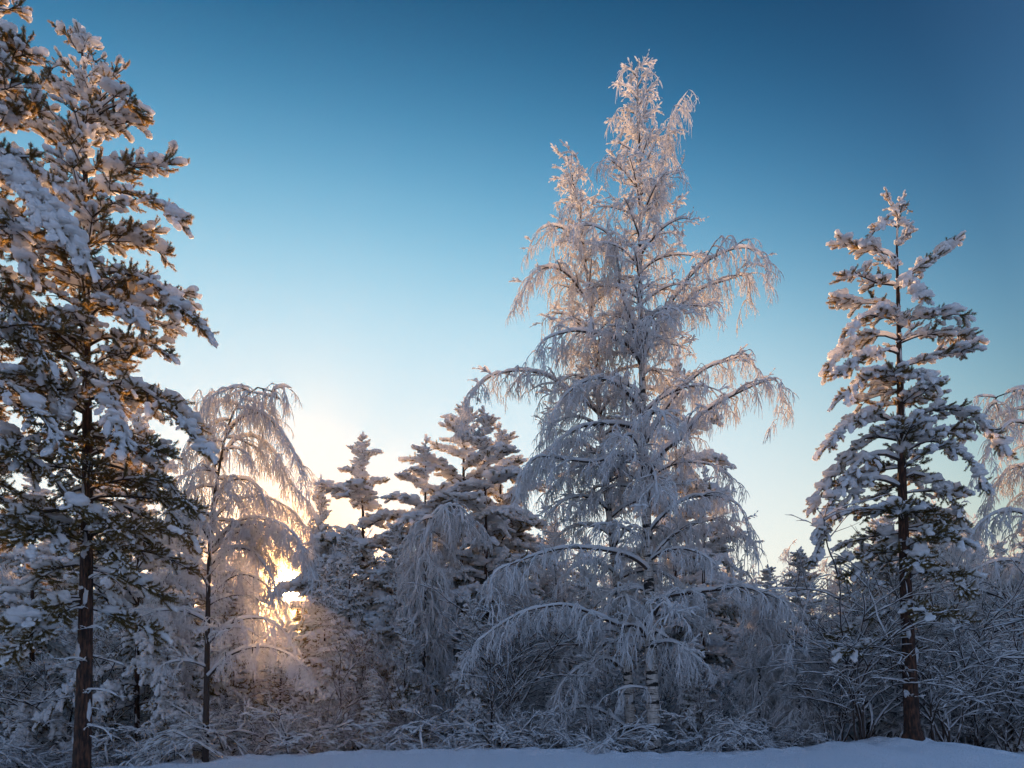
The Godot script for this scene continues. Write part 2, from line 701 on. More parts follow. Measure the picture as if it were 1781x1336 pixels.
# ---------------------------------------------------------------- ground
var crest := [[-40.0, -0.9], [-12.0, -0.5], [-9.7, -0.33], [-8.0, -0.2], [-6.4, -0.06], [-4.2, 0.03], [-2.0, 0.06], [0.0, 0.09], [1.2, 0.10], [2.3, 0.03], [3.5, -0.03],
	[5.3, -0.01], [6.7, 0.07], [7.5, 0.15], [7.9, 0.24], [8.25, 0.29], [8.7, 0.24], [9.1, 0.30], [9.42, 0.39], [9.8, 0.30], [10.2, 0.37], [10.7, 0.22], [11.3, 0.10], [12.5, 0.0], [14.0, -0.05], [40.0, -0.3]]


func ground_at(x: float, z: float) -> float:
	var d := -z
	var y := 0.0
	for k in crest.size() - 1:
		if x < crest[k + 1][0] or k == crest.size() - 2:
			var f := clampf((x - crest[k][0]) / (crest[k + 1][0] - crest[k][0]), 0.0, 1.0)
			y = lerpf(crest[k][1], crest[k + 1][1], f * f * (3.0 - 2.0 * f))
			break
	y *= smoothstep(9.0, 19.5, d)
	y -= 0.3 * smoothstep(20.3, 22.5, d)
	y += 0.05 * wave.get_noise_2d(x * 6.0, z * 6.0) + 0.016 * wave.get_noise_2d(x * 42.0, z * 42.0)
	y += 0.10 * smoothstep(17.5, 20.0, d) * wave.get_noise_2d(x * 55.0, z * 40.0) + 0.008 * wave.get_noise_2d(x * 170.0, z * 170.0)
	y += 0.25 * smoothstep(21.0, 26.0, d) * wave.get_noise_2d(x * 14.0, z * 14.0)
	return y


func make_ground() -> void:
	var xs := PackedFloat32Array()
	var zs := PackedFloat32Array()
	var x := -420.0
	while x < 420.0:
		xs.append(x)
		x += 0.13 if absf(x) < 15.0 else 0.8 if absf(x) < 45.0 else 12.0
	var d := -60.0
	while d < 460.0:
		zs.append(-d)
		d += 0.14 if d > 13.0 and d < 24.0 else 0.8 if d > 4.0 and d < 60.0 else 12.0
	var g := Geo.new()
	for z in zs:
		for q in xs:
			g.v.append(Vector3(q, ground_at(q, z), z))
			g.n.append(Vector3(ground_at(q - 0.1, z) - ground_at(q + 0.1, z), 0.2, ground_at(q, z - 0.1) - ground_at(q, z + 0.1)).normalized() if absf(q) < 45.0 else Vector3.UP)
			g.uv.append(Vector2.ZERO)
	var w := xs.size()
	for r in zs.size() - 1:
		for c in w - 1:
			var a := r * w + c
			g.i.append(a); g.i.append(a + w); g.i.append(a + 1)
			g.i.append(a + 1); g.i.append(a + w); g.i.append(a + w + 1)
	var o := MeshInstance3D.new()
	o.name = "snow_ground"
	o.mesh = mesh_of([g], [ground_m])
	o.set_meta("kind", "structure")
	o.set_meta("label", "bluish shaded snowfield with a low uneven bank along the forest edge")
	add_child(o)


func foot(px: float, d: float, sunk := 0.05) -> Vector3:
	var x := (px - MIDDLE) / LENS * d
	return Vector3(x, ground_at(x, -d) - sunk, -d)


# ---------------------------------------------------------------- the two tall birches
# limbs as rows of pixels: [depth at the trunk, depth at the tip, radius, points...]
func traced(rows: Array) -> Array:
	var out := []
	for row in rows:
		var pts := []
		var k: int = (row.size() - 3) / 2
		for c in k:
			pts.append(at(row[3 + c * 2], row[4 + c * 2], lerpf(row[0], row[1], float(c) / (k - 1))))
		out.append([spline(pts, 0.14), row[2]])
	return out


func trunk_line(base: Vector3, d0: float, d1: float, px: Array) -> PackedVector3Array:
	var pts := [base]
	var k: int = px.size() / 2
	for c in k:
		pts.append(at(px[c * 2], px[c * 2 + 1], lerpf(d0, d1, float(c) / maxf(1.0, k - 1))))
	return spline(pts, 0.4)


func on_line(line: PackedVector3Array, f: float) -> Vector3:
	var q := f * (line.size() - 1)
	var c := mini(int(q), line.size() - 2)
	return line[c].lerp(line[c + 1], q - c)


# more limbs all round a birch trunk, upward at the top, arching over further down
func auto_limbs(t: Growth, line: PackedVector3Array, count: int, f0: float, f1: float, reach: float, o: Dictionary, top_reach := 0.4) -> void:
	var turn := rf(0, TAU)
	for k in count:
		var f := lerpf(f0, f1, (k + rng.randf() * 0.8) / count)
		var p := on_line(line, f)
		turn += 2.4 + rf(-0.5, 0.5)
		var u := (f - f0) / maxf(f1 - f0, 0.01)
		var long := lerpf(reach, top_reach, pow(u, 0.8)) * rf(0.75, 1.15)
		if u < 0.15:
			long *= 0.75
		var climb: float = lerpf(o.get("climb", 0.7), o.get("climb_top", 1.3), u)
		var dir := Vector3(cos(turn), climb, sin(turn)).normalized()
		var bend: float = lerpf(o.get("bend", 0.75), o.get("bend_top", 0.7), u)
		var pts := grow(p, dir, long, bend, 0.06, maxi(5, roundi(long / 0.16)))
		var own := o.duplicate()
		own["hang"] = lerpf(o.get("hang", 1.0), o.get("hang_top", 0.4), u)
		own["len2"] = o.get("len2", 1.0) * clampf(long / 2.6, 0.3, 1.0)
		birch_limb(t, pts, 0.012 + 0.012 * long, 0.006, own)


func tall_birches() -> void:
	var base := foot(1139, 22.0)
	var t := start_tree("birch_tree", "tallest birch, frosted white with a slender spire and a black-banded trunk", "birch tree", base)
	var line := trunk_line(base, 22.0, 22.0, [1133, 1150, 1128, 1000, 1123, 850, 1118, 700, 1114, 550, 1113, 400, 1113, 280, 1108, 190, 1110, 104])
	trunk(t, line, 0.20, 0.010, birch_m, 0.85, 12)
	var o := {"load": 0.05, "len2": 1.15, "gap": 0.25, "every": 0.19, "size": 0.75, "hang": 0.92}
	for row in traced([
			[22.0, 20.9, 0.075, 1128, 832, 1150, 790, 1191, 756, 1218, 722, 1272, 689, 1326, 665, 1352, 664, 1358, 700],
			[22.0, 22.6, 0.070, 1124, 768, 1154, 716, 1184, 678, 1228, 641, 1272, 625, 1299, 617, 1318, 652],
			[22.0, 21.4, 0.060, 1117, 632, 1133, 587, 1154, 546, 1187, 498, 1218, 463, 1257, 440, 1292, 431, 1322, 440, 1336, 470],
			[22.0, 22.8, 0.045, 1155, 560, 1180, 535, 1215, 505, 1268, 486, 1300, 480, 1305, 520],
			[22.0, 21.2, 0.060, 1118, 640, 1096, 604, 1066, 588, 1019, 577, 989, 577, 950, 590, 932, 615],
			[22.0, 21.6, 0.065, 1116, 625, 1098, 560, 1080, 500, 1072, 440, 1058, 408, 1028, 392, 998, 396],
			[22.0, 21.0, 0.060, 1121, 730, 1110, 709, 1086, 678, 1049, 658, 1015, 665, 982, 689, 955, 730],
			[22.0, 21.3, 0.055, 1122, 760, 1106, 746, 1069, 738, 1015, 742, 968, 770, 930, 820],
			[22.0, 22.8, 0.060, 1126, 855, 1117, 840, 1080, 817, 1049, 807, 1000, 815, 960, 850],
			[22.0, 21.0, 0.055, 1124, 815, 1113, 800, 1076, 791, 1036, 803, 990, 800, 935, 795, 905, 830],
			[22.0, 21.0, 0.055, 1133, 1000, 1120, 984, 1093, 967, 1049, 957, 989, 953, 945, 962, 901, 977, 861, 996, 850, 1030],
			[22.0, 20.8, 0.060, 1135, 1125, 1113, 1092, 1076, 1087, 1036, 1070, 989, 1054, 952, 1055, 908, 1066, 867, 1089, 827, 1119],
			[22.0, 20.9, 0.060, 1137, 1070, 1157, 1040, 1204, 1031, 1255, 1025, 1289, 1021, 1339, 1035, 1369, 1054, 1380, 1090],
			[22.0, 21.2, 0.035, 1136, 1095, 1170, 1115, 1198, 1134, 1221, 1153],
			[22.0, 21.2, 0.045, 1126, 930, 1150, 900, 1190, 870, 1240, 862, 1285, 880, 1300, 920],
			[22.0, 22.6, 0.045, 1129, 975, 1160, 940, 1200, 915, 1250, 905, 1290, 930, 1300, 970],
			[22.0, 22.4, 0.040, 1115, 440, 1135, 360, 1150, 290, 1165, 220, 1177, 190]]):
		birch_limb(t, row[0], row[1], 0.008, o)
	auto_limbs(t, line, 17, 0.26, 0.62, 3.2, {"load": 0.04, "gap": 0.28, "every": 0.18, "size": 0.75, "hang": 0.95, "hang_top": 0.8, "climb": 0.8, "climb_top": 1.2, "bend": 0.7}, 1.9)
	auto_limbs(t, line, 50, 0.56, 0.985, 2.75, {"load": 0.035, "gap": 0.22, "every": 0.18, "size": 0.64, "len2": 0.9, "hang": 0.65, "hang_top": 0.25, "climb": 0.8, "climb_top": 1.5, "bend": 0.7, "droop": 0.9}, 0.5)
	auto_limbs(t, line, 7, 0.10, 0.26, 1.7, {"load": 0.05, "gap": 0.3, "every": 0.22, "size": 0.75, "climb": 0.5, "climb_top": 0.6, "bend": 0.9}, 2.6)
	finish_tree(t)

	base = foot(1101, 22.9)
	t = start_tree("birch_tree", "shorter birch leaning left beside the tall birch, crown golden in the sun", "birch tree", base)
	line = trunk_line(base, 22.9, 23.4, [1090, 1150, 1075, 1030, 1060, 900, 1047, 770, 1038, 650, 1029, 560, 1020, 470, 1008, 370, 985, 266])
	trunk(t, line, 0.16, 0.010, birch_m, 0.85, 12)
	for row in traced([
			[23.2, 22.0, 0.055, 1042, 720, 1015, 695, 985, 676, 948, 652, 901, 645, 850, 656, 818, 690, 812, 720],
			[23.2, 22.6, 0.050, 1050, 800, 1010, 770, 970, 775, 935, 800, 910, 850],
			[23.3, 22.4, 0.045, 1026, 530, 990, 480, 955, 465, 925, 480, 906, 520],
			[23.3, 22.9, 0.040, 1015, 425, 985, 400, 955, 393, 932, 405],
			[23.0, 22.2, 0.045, 1086, 1165, 1056, 1146, 1015, 1157, 975, 1193, 960, 1240],
			[22.9, 22.0, 0.045, 1094, 1272, 1063, 1247, 1029, 1232, 989, 1235, 945, 1257, 931, 1292]]):
		birch_limb(t, row[0], row[1], 0.008, o)
	auto_limbs(t, line, 54, 0.42, 0.985, 2.7, {"load": 0.04, "gap": 0.22, "every": 0.15, "size": 0.68, "hang": 0.85, "hang_top": 0.35, "climb": 0.8, "climb_top": 1.6, "bend": 0.9}, 0.35)
	auto_limbs(t, line, 13, 0.2, 0.45, 2.4, {"load": 0.05, "gap": 0.26, "every": 0.19, "size": 0.75, "climb": 0.6, "bend": 0.9}, 2.4)
	finish_tree(t)


# ---------------------------------------------------------------- conifers
# limbs given as [row at the trunk, tip column, tip row, depth change, arch in metres, laden]
func traced_pine(t: Growth, line: PackedVector3Array, d: float, rows: Array, o: Dictionary) -> void:
	for row in rows:
		var y: float = EYE + (LEVEL - row[0]) / LENS * d
		var p := line[line.size() - 1]
		for c in line.size() - 1:
			if line[c].y <= y and line[c + 1].y > y:
				p = line[c].lerp(line[c + 1], (y - line[c].y) / (line[c + 1].y - line[c].y))
		var tip := p.lerp(at(row[1], row[2], d + row[3]), 0.92)
		var pts := []
		for c in 6:
			var f := c / 5.0
			var q := p.lerp(tip, f)
			q.y += row[4] * (4.0 * f * (1.0 - f)) + rf(-0.05, 0.05)
			pts.append(q)
		var own := o.duplicate()
		own["laden"] = row[5] * o.get("snowy", 0.6)
		pine_limb(t, spline(pts, 0.2), 0.012 + 0.011 * p.distance_to(tip), own)


# whorls of limbs from f0 to f1 of the trunk
func whorls(t: Growth, line: PackedVector3Array, count: int, per: int, f0: float, f1: float, reach: float, top_reach: float, o: Dictionary) -> void:
	var turn := rf(0, TAU)
	for k in count:
		var u := k / maxf(1.0, count - 1.0)
		var f := lerpf(f0, f1, u)
		for j in per:
			turn += TAU / per + rf(-0.35, 0.35)
			if rng.randf() < o.get("miss", 0.0):
				continue
			var p := on_line(line, clampf(f + rf(-0.03, 0.03), 0.0, 0.985))
			var long := lerpf(reach, top_reach, pow(u, o.get("shape", 1.0))) * rf(0.75, 1.15)
			var climb: float = lerpf(o.get("climb", 0.0), o.get("climb_top", 0.9), u) + rf(-0.3, 0.3)
			var dir := Vector3(cos(turn), climb, sin(turn)).normalized()
			var pts := grow(p, dir, long, o.get("bend", 0.25), 0.04, maxi(4, roundi(long / 0.25)))
			var own := o.duplicate()
			own["laden"] = clampf(lerpf(o.get("laden", 0.5), o.get("laden_top", 0.9), u), 0.0, 1.0)
			pine_limb(t, pts, 0.012 + 0.010 * long, own)
		turn += 0.7


func leader(t: Growth, top: Vector3, size: float) -> void:
	var p := top - t.base
	for k in 7:
		var a := k * 2.4
		var low := 0.12 * (k % 3) * size
		shoot(t, p - Vector3(0, 0.1 + low, 0), Vector3(cos(a), 0.9, sin(a)), size * 0.62, 0.85)
	shoot(t, p - Vector3(0, 0.1, 0), Vector3(0.1, 1, 0.05), size * 0.75, 0.85)


# dead twigs and broken stubs low on a trunk
func stubs(t: Growth, line: PackedVector3Array, f0: float, f1: float, count: int) -> void:
	for k in count:
		var p := on_line(line, lerpf(f0, f1, (k + rng.randf()) / count))
		var a := rf(0, TAU)
		var pts := grow(p, Vector3(cos(a), rf(-0.1, 0.4), sin(a)).normalized(), rf(0.3, 1.3), 0.5, 0.1, 7)
		birch_limb(t, pts, rf(0.012, 0.022), 0.005, {"load": 0.022, "len2": 0.35, "gap": 0.3, "every": 9.0, "size": 0.3, "hang": 0.0, "droop": 0.5})


func big_pines() -> void:
	# right
	var base := foot(1588, 20.0)
	var t := start_tree("pine_tree", "tall pine with stubby snow-cushioned arms, standing right of the birches", "pine tree", base)
	var line := trunk_line(base, 20.0, 20.0, [1579, 1100, 1571, 900, 1566, 700, 1563, 560, 1560, 430, 1563, 365])
	trunk(t, line, 0.21, 0.015, pine_m, 0.9, 12)
	var o := {"spread": 0.17, "gap": 0.21, "bare": 0.22, "size": 0.60, "sag": 0.5, "pads": 0.5, "snowy": 0.62}
	traced_pine(t, line, 20.0, [
		[372, 1541, 345, 0.1, 0.0, 1.0], [375, 1573, 345, -0.1, 0.0, 1.0], [395, 1522, 395, -0.3, 0.1, 1.0], [395, 1583, 395, -0.2, 0.08, 1.0],
		[445, 1455, 425, 0.3, 0.0, 1.0], [500, 1460, 478, -0.5, 0.05, 1.0], [535, 1450, 524, 0.4, 0.05, 1.0], [560, 1472, 572, -0.5, 0.25, 0.9],
		[590, 1434, 638, 0.3, 0.35, 0.9], [615, 1446, 660, -0.5, 0.25, 0.85], [655, 1458, 688, -0.7, 0.2, 0.9],
		[488, 1667, 418, 0.2, -0.1, 1.0], [500, 1610, 520, -0.8, 0.2, 1.0], [572, 1684, 545, -0.6, 0.15, 1.0], [597, 1707, 590, 0.3, 0.15, 1.0],
		[640, 1700, 605, -0.2, 0.1, 0.9], [660, 1630, 660, -1.0, 0.1, 0.8], [690, 1622, 695, 0.8, 0.05, 0.5],
		[740, 1420, 785, -0.5, 0.5, 0.85], [770, 1404, 880, 0.4, 0.7, 0.9], [800, 1410, 930, -0.6, 0.8, 0.9], [850, 1400, 985, -0.3, 0.9, 0.8],
		[747, 1770, 790, -0.7, 0.75, 1.0], [790, 1728, 845, -1.1, 0.6, 0.95], [832, 1680, 900, -0.6, 0.4, 0.5], [880, 1665, 935, -0.8, 0.3, 0.3]], o)
	whorls(t, line, 9, 4, 0.34, 0.64, 1.7, 0.9, {"spread": 0.24, "gap": 0.3, "size": 0.7, "laden": 0.15, "laden_top": 0.5, "miss": 0.1, "climb": 0.05, "climb_top": 0.4, "bend": 0.28, "pads": 0.35})
	whorls(t, line, 5, 2, 0.68, 0.92, 0.7, 0.3, {"spread": 0.2, "gap": 0.25, "size": 0.7, "laden": 0.6, "laden_top": 1.0, "climb": 0.3, "climb_top": 0.9, "bend": 0.3})
	whorls(t, line, 4, 3, 0.20, 0.34, 1.6, 1.9, {"spread": 0.26, "gap": 0.3, "size": 0.68, "laden": 0.2, "laden_top": 0.25, "climb": -0.1, "climb_top": 0.0, "bend": 0.3, "miss": 0.3})
	stubs(t, line, 0.06, 0.4, 13)
	leader(t, line[line.size() - 1], 0.8)
	finish_tree(t)

	# left
	base = foot(141, 16.0)
	t = start_tree("pine_tree", "big pine near the left edge with thick straight trunk and golden glowing crown", "pine tree", base)
	line = trunk_line(base, 16.0, 16.0, [146, 1200, 150, 1000, 152, 800, 150, 600, 150, 400, 147, 250, 145, 150, 142, 62])
	trunk(t, line, 0.185, 0.02, pine_m, 0.8, 12)
	o = {"spread": 0.22, "gap": 0.22, "bare": 0.25, "size": 0.60, "sag": 0.5, "pads": 0.6, "snowy": 0.36}
	traced_pine(t, line, 16.0, [
		[95, 108, 52, 0.2, 0.0, 1.0], [110, 178, 100, -0.2, 0.0, 1.0], [150, 220, 122, 0.2, 0.0, 1.0], [140, 85, 115, -0.3, 0.1, 1.0],
		[215, 248, 180, -0.2, 0.1, 1.0], [235, 250, 212, 0.4, 0.1, 1.0], [200, 75, 150, 0.4, 0.1, 0.9], [330, 305, 285, 0.3, 0.15, 1.0], [345, 326, 382, -0.4, 0.3, 0.95],
		[420, 290, 440, 0.5, 0.2, 0.7], [490, 375, 590, -0.5, 0.55, 1.0], [520, 330, 515, 0.3, 0.15, 0.95], [540, 350, 555, -0.2, 0.2, 0.9],
		[600, 305, 625, -0.6, 0.25, 0.8], [690, 375, 785, -0.7, 0.6, 1.0], [700, 362, 745, 0.3, 0.5, 0.9], [760, 330, 880, -0.3, 0.4, 0.4], [800, 345, 945, 0.3, 0.4, 0.4],
		[300, 20, 190, 0.5, 0.1, 0.9], [380, 35, 330, -0.5, 0.2, 0.9], [480, 15, 520, 0.4, 0.3, 0.6], [600, 20, 640, -0.6, 0.3, 0.5],
		[640, 215, 790, -1.6, 0.4, 1.0], [560, 250, 560, -1.4, 0.3, 1.0], [700, 90, 760, -1.6, 0.4, 0.9], [950, 222, 985, -1.2, 0.2, 0.6], [1040, 60, 1110, -0.6, 0.3, 0.3]], o)
	whorls(t, line, 17, 5, 0.34, 0.88, 2.1, 0.8, {"spread": 0.28, "gap": 0.28, "size": 0.60, "laden": 0.06, "laden_top": 0.4, "miss": 0.2, "climb": 0.1, "climb_top": 0.6, "bend": 0.28, "pads": 0.3})
	whorls(t, line, 3, 2, 0.89, 0.96, 0.6, 0.3, {"spread": 0.3, "gap": 0.22, "size": 0.75, "laden": 0.9, "laden_top": 1.0, "climb": 0.7, "climb_top": 1.0, "bend": 0.3})
	whorls(t, line, 5, 3, 0.24, 0.38, 1.6, 2.0, {"spread": 0.3, "gap": 0.3, "size": 0.75, "laden": 0.15, "laden_top": 0.2, "climb": -0.1, "climb_top": 0.0, "bend": 0.35, "miss": 0.25})
	stubs(t, line, 0.08, 0.4, 14)
	leader(t, line[line.size() - 1], 0.7)
	finish_tree(t)

	# beyond the left edge, only its limbs reach into view
	base = foot(-95, 14.5)
	t = start_tree("pine_tree", "pine cut off by the left edge, only its long snow-draped limbs reaching into view", "pine tree", base)
	line = trunk_line(base, 14.5, 14.5, [-92, 900, -90, 600, -88, 300, -88, 0, -88, -60])
	trunk(t, line, 0.17, 0.03, pine_m, 0.9, 10)
	traced_pine(t, line, 14.5, [
		[140, 60, 95, 0.3, 0.25, 0.7], [60, 25, 60, -0.3, 0.1, 0.9], [190, 50, 145, -0.2, 0.1, 0.9], [230, 40, 200, 0.2, 0.1, 0.9], [260, 75, 180, 0.4, 0.0, 0.8],
		[300, 172, 478, -0.6, 0.9, 2.2], [330, 110, 400, -0.9, 0.6, 2.2], [290, 120, 330, 0.2, 0.3, 2.2], [360, 60, 470, -0.5, 0.6, 1.0], [420, 70, 560, 0.4, 0.4, 0.4], [500, 100, 640, -0.4, 0.4, 0.4], [560, 120, 700, 0.3, 0.5, 0.5],
		[640, 130, 800, -0.6, 0.5, 0.7], [700, 60, 820, 0.3, 0.4, 0.7], [760, 160, 900, -0.3, 0.5, 0.5], [860, 120, 960, 0.3, 0.4, 0.4]], {"spread": 0.24, "gap": 0.2, "bare": 0.3, "size": 0.60, "sag": 0.5, "pads": 0.7, "snowy": 0.32})
	whorls(t, line, 11, 4, 0.40, 0.92, 2.3, 1.4, {"spread": 0.32, "gap": 0.28, "size": 0.62, "laden": 0.08, "laden_top": 0.35, "climb": 0.1, "climb_top": 0.5, "bend": 0.28})
	finish_tree(t)


# a pattern pine that is copied to many places; stands at the origin, about `tall` metres high
func pattern_pine(called: String, label: String, where: Vector3, tall: float, reach: float, o: Dictionary) -> Node3D:
	var t := start_tree(called, label, o.get("category", "pine tree"), where)
	if o.get("joined", false):
		join_limbs(t)
	var line := spline([where, where + Vector3(rf(-0.1, 0.1), tall * 0.4, rf(-0.1, 0.1)), where + Vector3(rf(-0.15, 0.15), tall, 0)], 0.5)
	trunk(t, line, 0.011 * tall + 0.02, 0.015, pine_m, 0.9, 8)
	whorls(t, line, o.get("rows", 14), o.get("per", 5), o.get("from", 0.22), 0.945, reach, 0.2, o)
	leader(t, line[line.size() - 1], 0.8)
	return finish_tree(t)


func pattern_birch(called: String, label: String, where: Vector3, lean: Array, reach: float, count: int, o: Dictionary) -> Node3D:
	var t := start_tree(called, label, "birch tree", where)
	if o.get("joined", false):
		join_limbs(t)
	var pts := [where]
	for p in lean:
		pts.append(where + p)
	var line := spline(pts, 0.35)
	trunk(t, line, o.get("stem", 0.09), 0.010, o.get("bark", limb_m), 0.9, 8)
	auto_limbs(t, line, count, o.get("from", 0.25), 0.99, reach, o, o.get("top", 0.5))
	return finish_tree(t)


# ---------------------------------------------------------------- shrubs
func sprout(wood: Geo, white: Geo, p: Vector3, dir: Vector3, long: float, r: float, depth: int, burden: float, droop: float) -> void:
	var cuts := maxi(4, roundi(long / 0.14))
	var b := grow(p, dir, long, droop, 0.14, cuts)
	wood.tube(b, r, maxf(r * 0.35, 0.004), 4 if depth < 2 else 3)
	white.roll(b, r, r * 0.4, burden * (0.7 if depth == 0 else 1.15), burden * 0.9, 5 if depth < 2 else 4, rng, 0.15 if depth == 0 else 0.45)
	if depth > 2:
		return
	var kids: int = [8, 5, 2][depth]
	for k in kids:
		var c := clampi(int(cuts * rf(0.2, 0.95)), 1, cuts - 1)
		var along := (b[c + 1] - b[c]).normalized()
		var a := rf(0, TAU)
		var out := (along * rf(0.5, 0.9) + Vector3(cos(a), rf(-0.2, 0.5), sin(a)) * 0.75).normalized()
		sprout(wood, white, b[c], out, long * rf(0.35, 0.6), r * 0.55, depth + 1, burden * 0.85, droop * 1.25)


func pattern_shrub(called: String, label: String, where: Vector3, stems: int, tall: float, lean: float, burden: float, droop: float, joined := false) -> Node3D:
	var o := thing(called, label, "shrub", where)
	o.set_meta("called", called)
	var wood := Geo.new()
	var white := Geo.new()
	for k in stems:
		if not joined:
			wood = Geo.new()
			white = Geo.new()
		var a := rf(0, TAU)
		sprout(wood, white, Vector3(cos(a) * rf(0.0, 0.25), 0, sin(a) * rf(0.0, 0.25)), Vector3(cos(a) * lean, 1.0, sin(a) * lean).normalized(), tall * rf(0.6, 1.05), 0.014 + 0.006 * tall, 0, burden, droop)
		if not joined:
			part("snow", mesh_of([white], [snow_m]), part("stem", mesh_of([wood], [limb_m]), o))
	if joined:
		part("stems", mesh_of([wood], [limb_m]), o).set_meta("kind", "stuff")
		part("snow", mesh_of([white], [snow_m]), o).set_meta("kind", "stuff")
	return o


# ---------------------------------------------------------------- everything in its place
func _ready() -> void:
	rng.seed = 20240117
	wave.seed = 11
	wave.frequency = 0.02
	wave.fractal_octaves = 3

	var cam := Camera3D.new()
	cam.name = "camera"
	cam.projection = Camera3D.PROJECTION_FRUSTUM
	cam.near = 0.1
	cam.far = 1200.0
	cam.size = 1336.0 / LENS * 0.1
	cam.frustum_offset = Vector2(0, (LEVEL - 668.0) / LENS * 0.1)
	cam.position = Vector3(0, EYE, 0)
	add_child(cam)

	var to_sun := Vector3((503.0 - MIDDLE) / LENS, (LEVEL - 1020.0) / LENS, -1.0).normalized()
	var env := Environment.new()
	env.background_mode = Environment.BG_SKY
	env.sky = Sky.new()
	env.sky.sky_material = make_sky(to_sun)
	env.tonemap_mode = Environment.TONE_MAPPER_LINEAR
	env.tonemap_exposure = EXPOSURE
	env.volumetric_fog_enabled = true          # a trace of ice mist, bright only towards the sun
	env.volumetric_fog_density = 0.00029
	env.volumetric_fog_albedo = Color(1.0, 0.90, 0.74)
	env.volumetric_fog_anisotropy = 0.85
	env.sdfgi_enabled = true
	env.ssao_enabled = true
	env.ssil_enabled = true
	var we := WorldEnvironment.new()
	we.name = "sky"
	we.environment = env
	add_child(we)
	var sun := DirectionalLight3D.new()
	sun.name = "sun"
	sun.light_energy = 1.6
	sun.light_color = Color(1.0, 0.80, 0.61)
	sun.light_angular_distance = 0.5
	sun.shadow_enabled = true
	add_child(sun)
	sun.look_at_from_position(to_sun * 100.0, Vector3.ZERO)

	make_materials()
	make_pieces()
	make_ground()
	tall_birches()
	big_pines()
	middle_trees()
	far_kinds = far_patterns()
	undergrowth()
	backdrop()


func place(proto: Node3D, label: String, px: float, top: float, d: float, tall: float, turn: float, group := "", wide := 1.0, first := false) -> Node3D:
	var p := foot(px, d)
	var want := EYE + (LEVEL - top) / LENS * d - p.y
	var s := want / tall
	if first:
		proto.position = p
		proto.rotation.y = turn
		proto.scale = Vector3(s * wide, s, s * wide)
		return proto
	return copy_of(proto, label, p, turn, Vector3(s * wide, s, s * wide), group)


var pine_a: Node3D
var pine_b: Node3D
var spruce: Node3D
var birch_a: Node3D
var birch_b: Node3D
var far_kinds := []


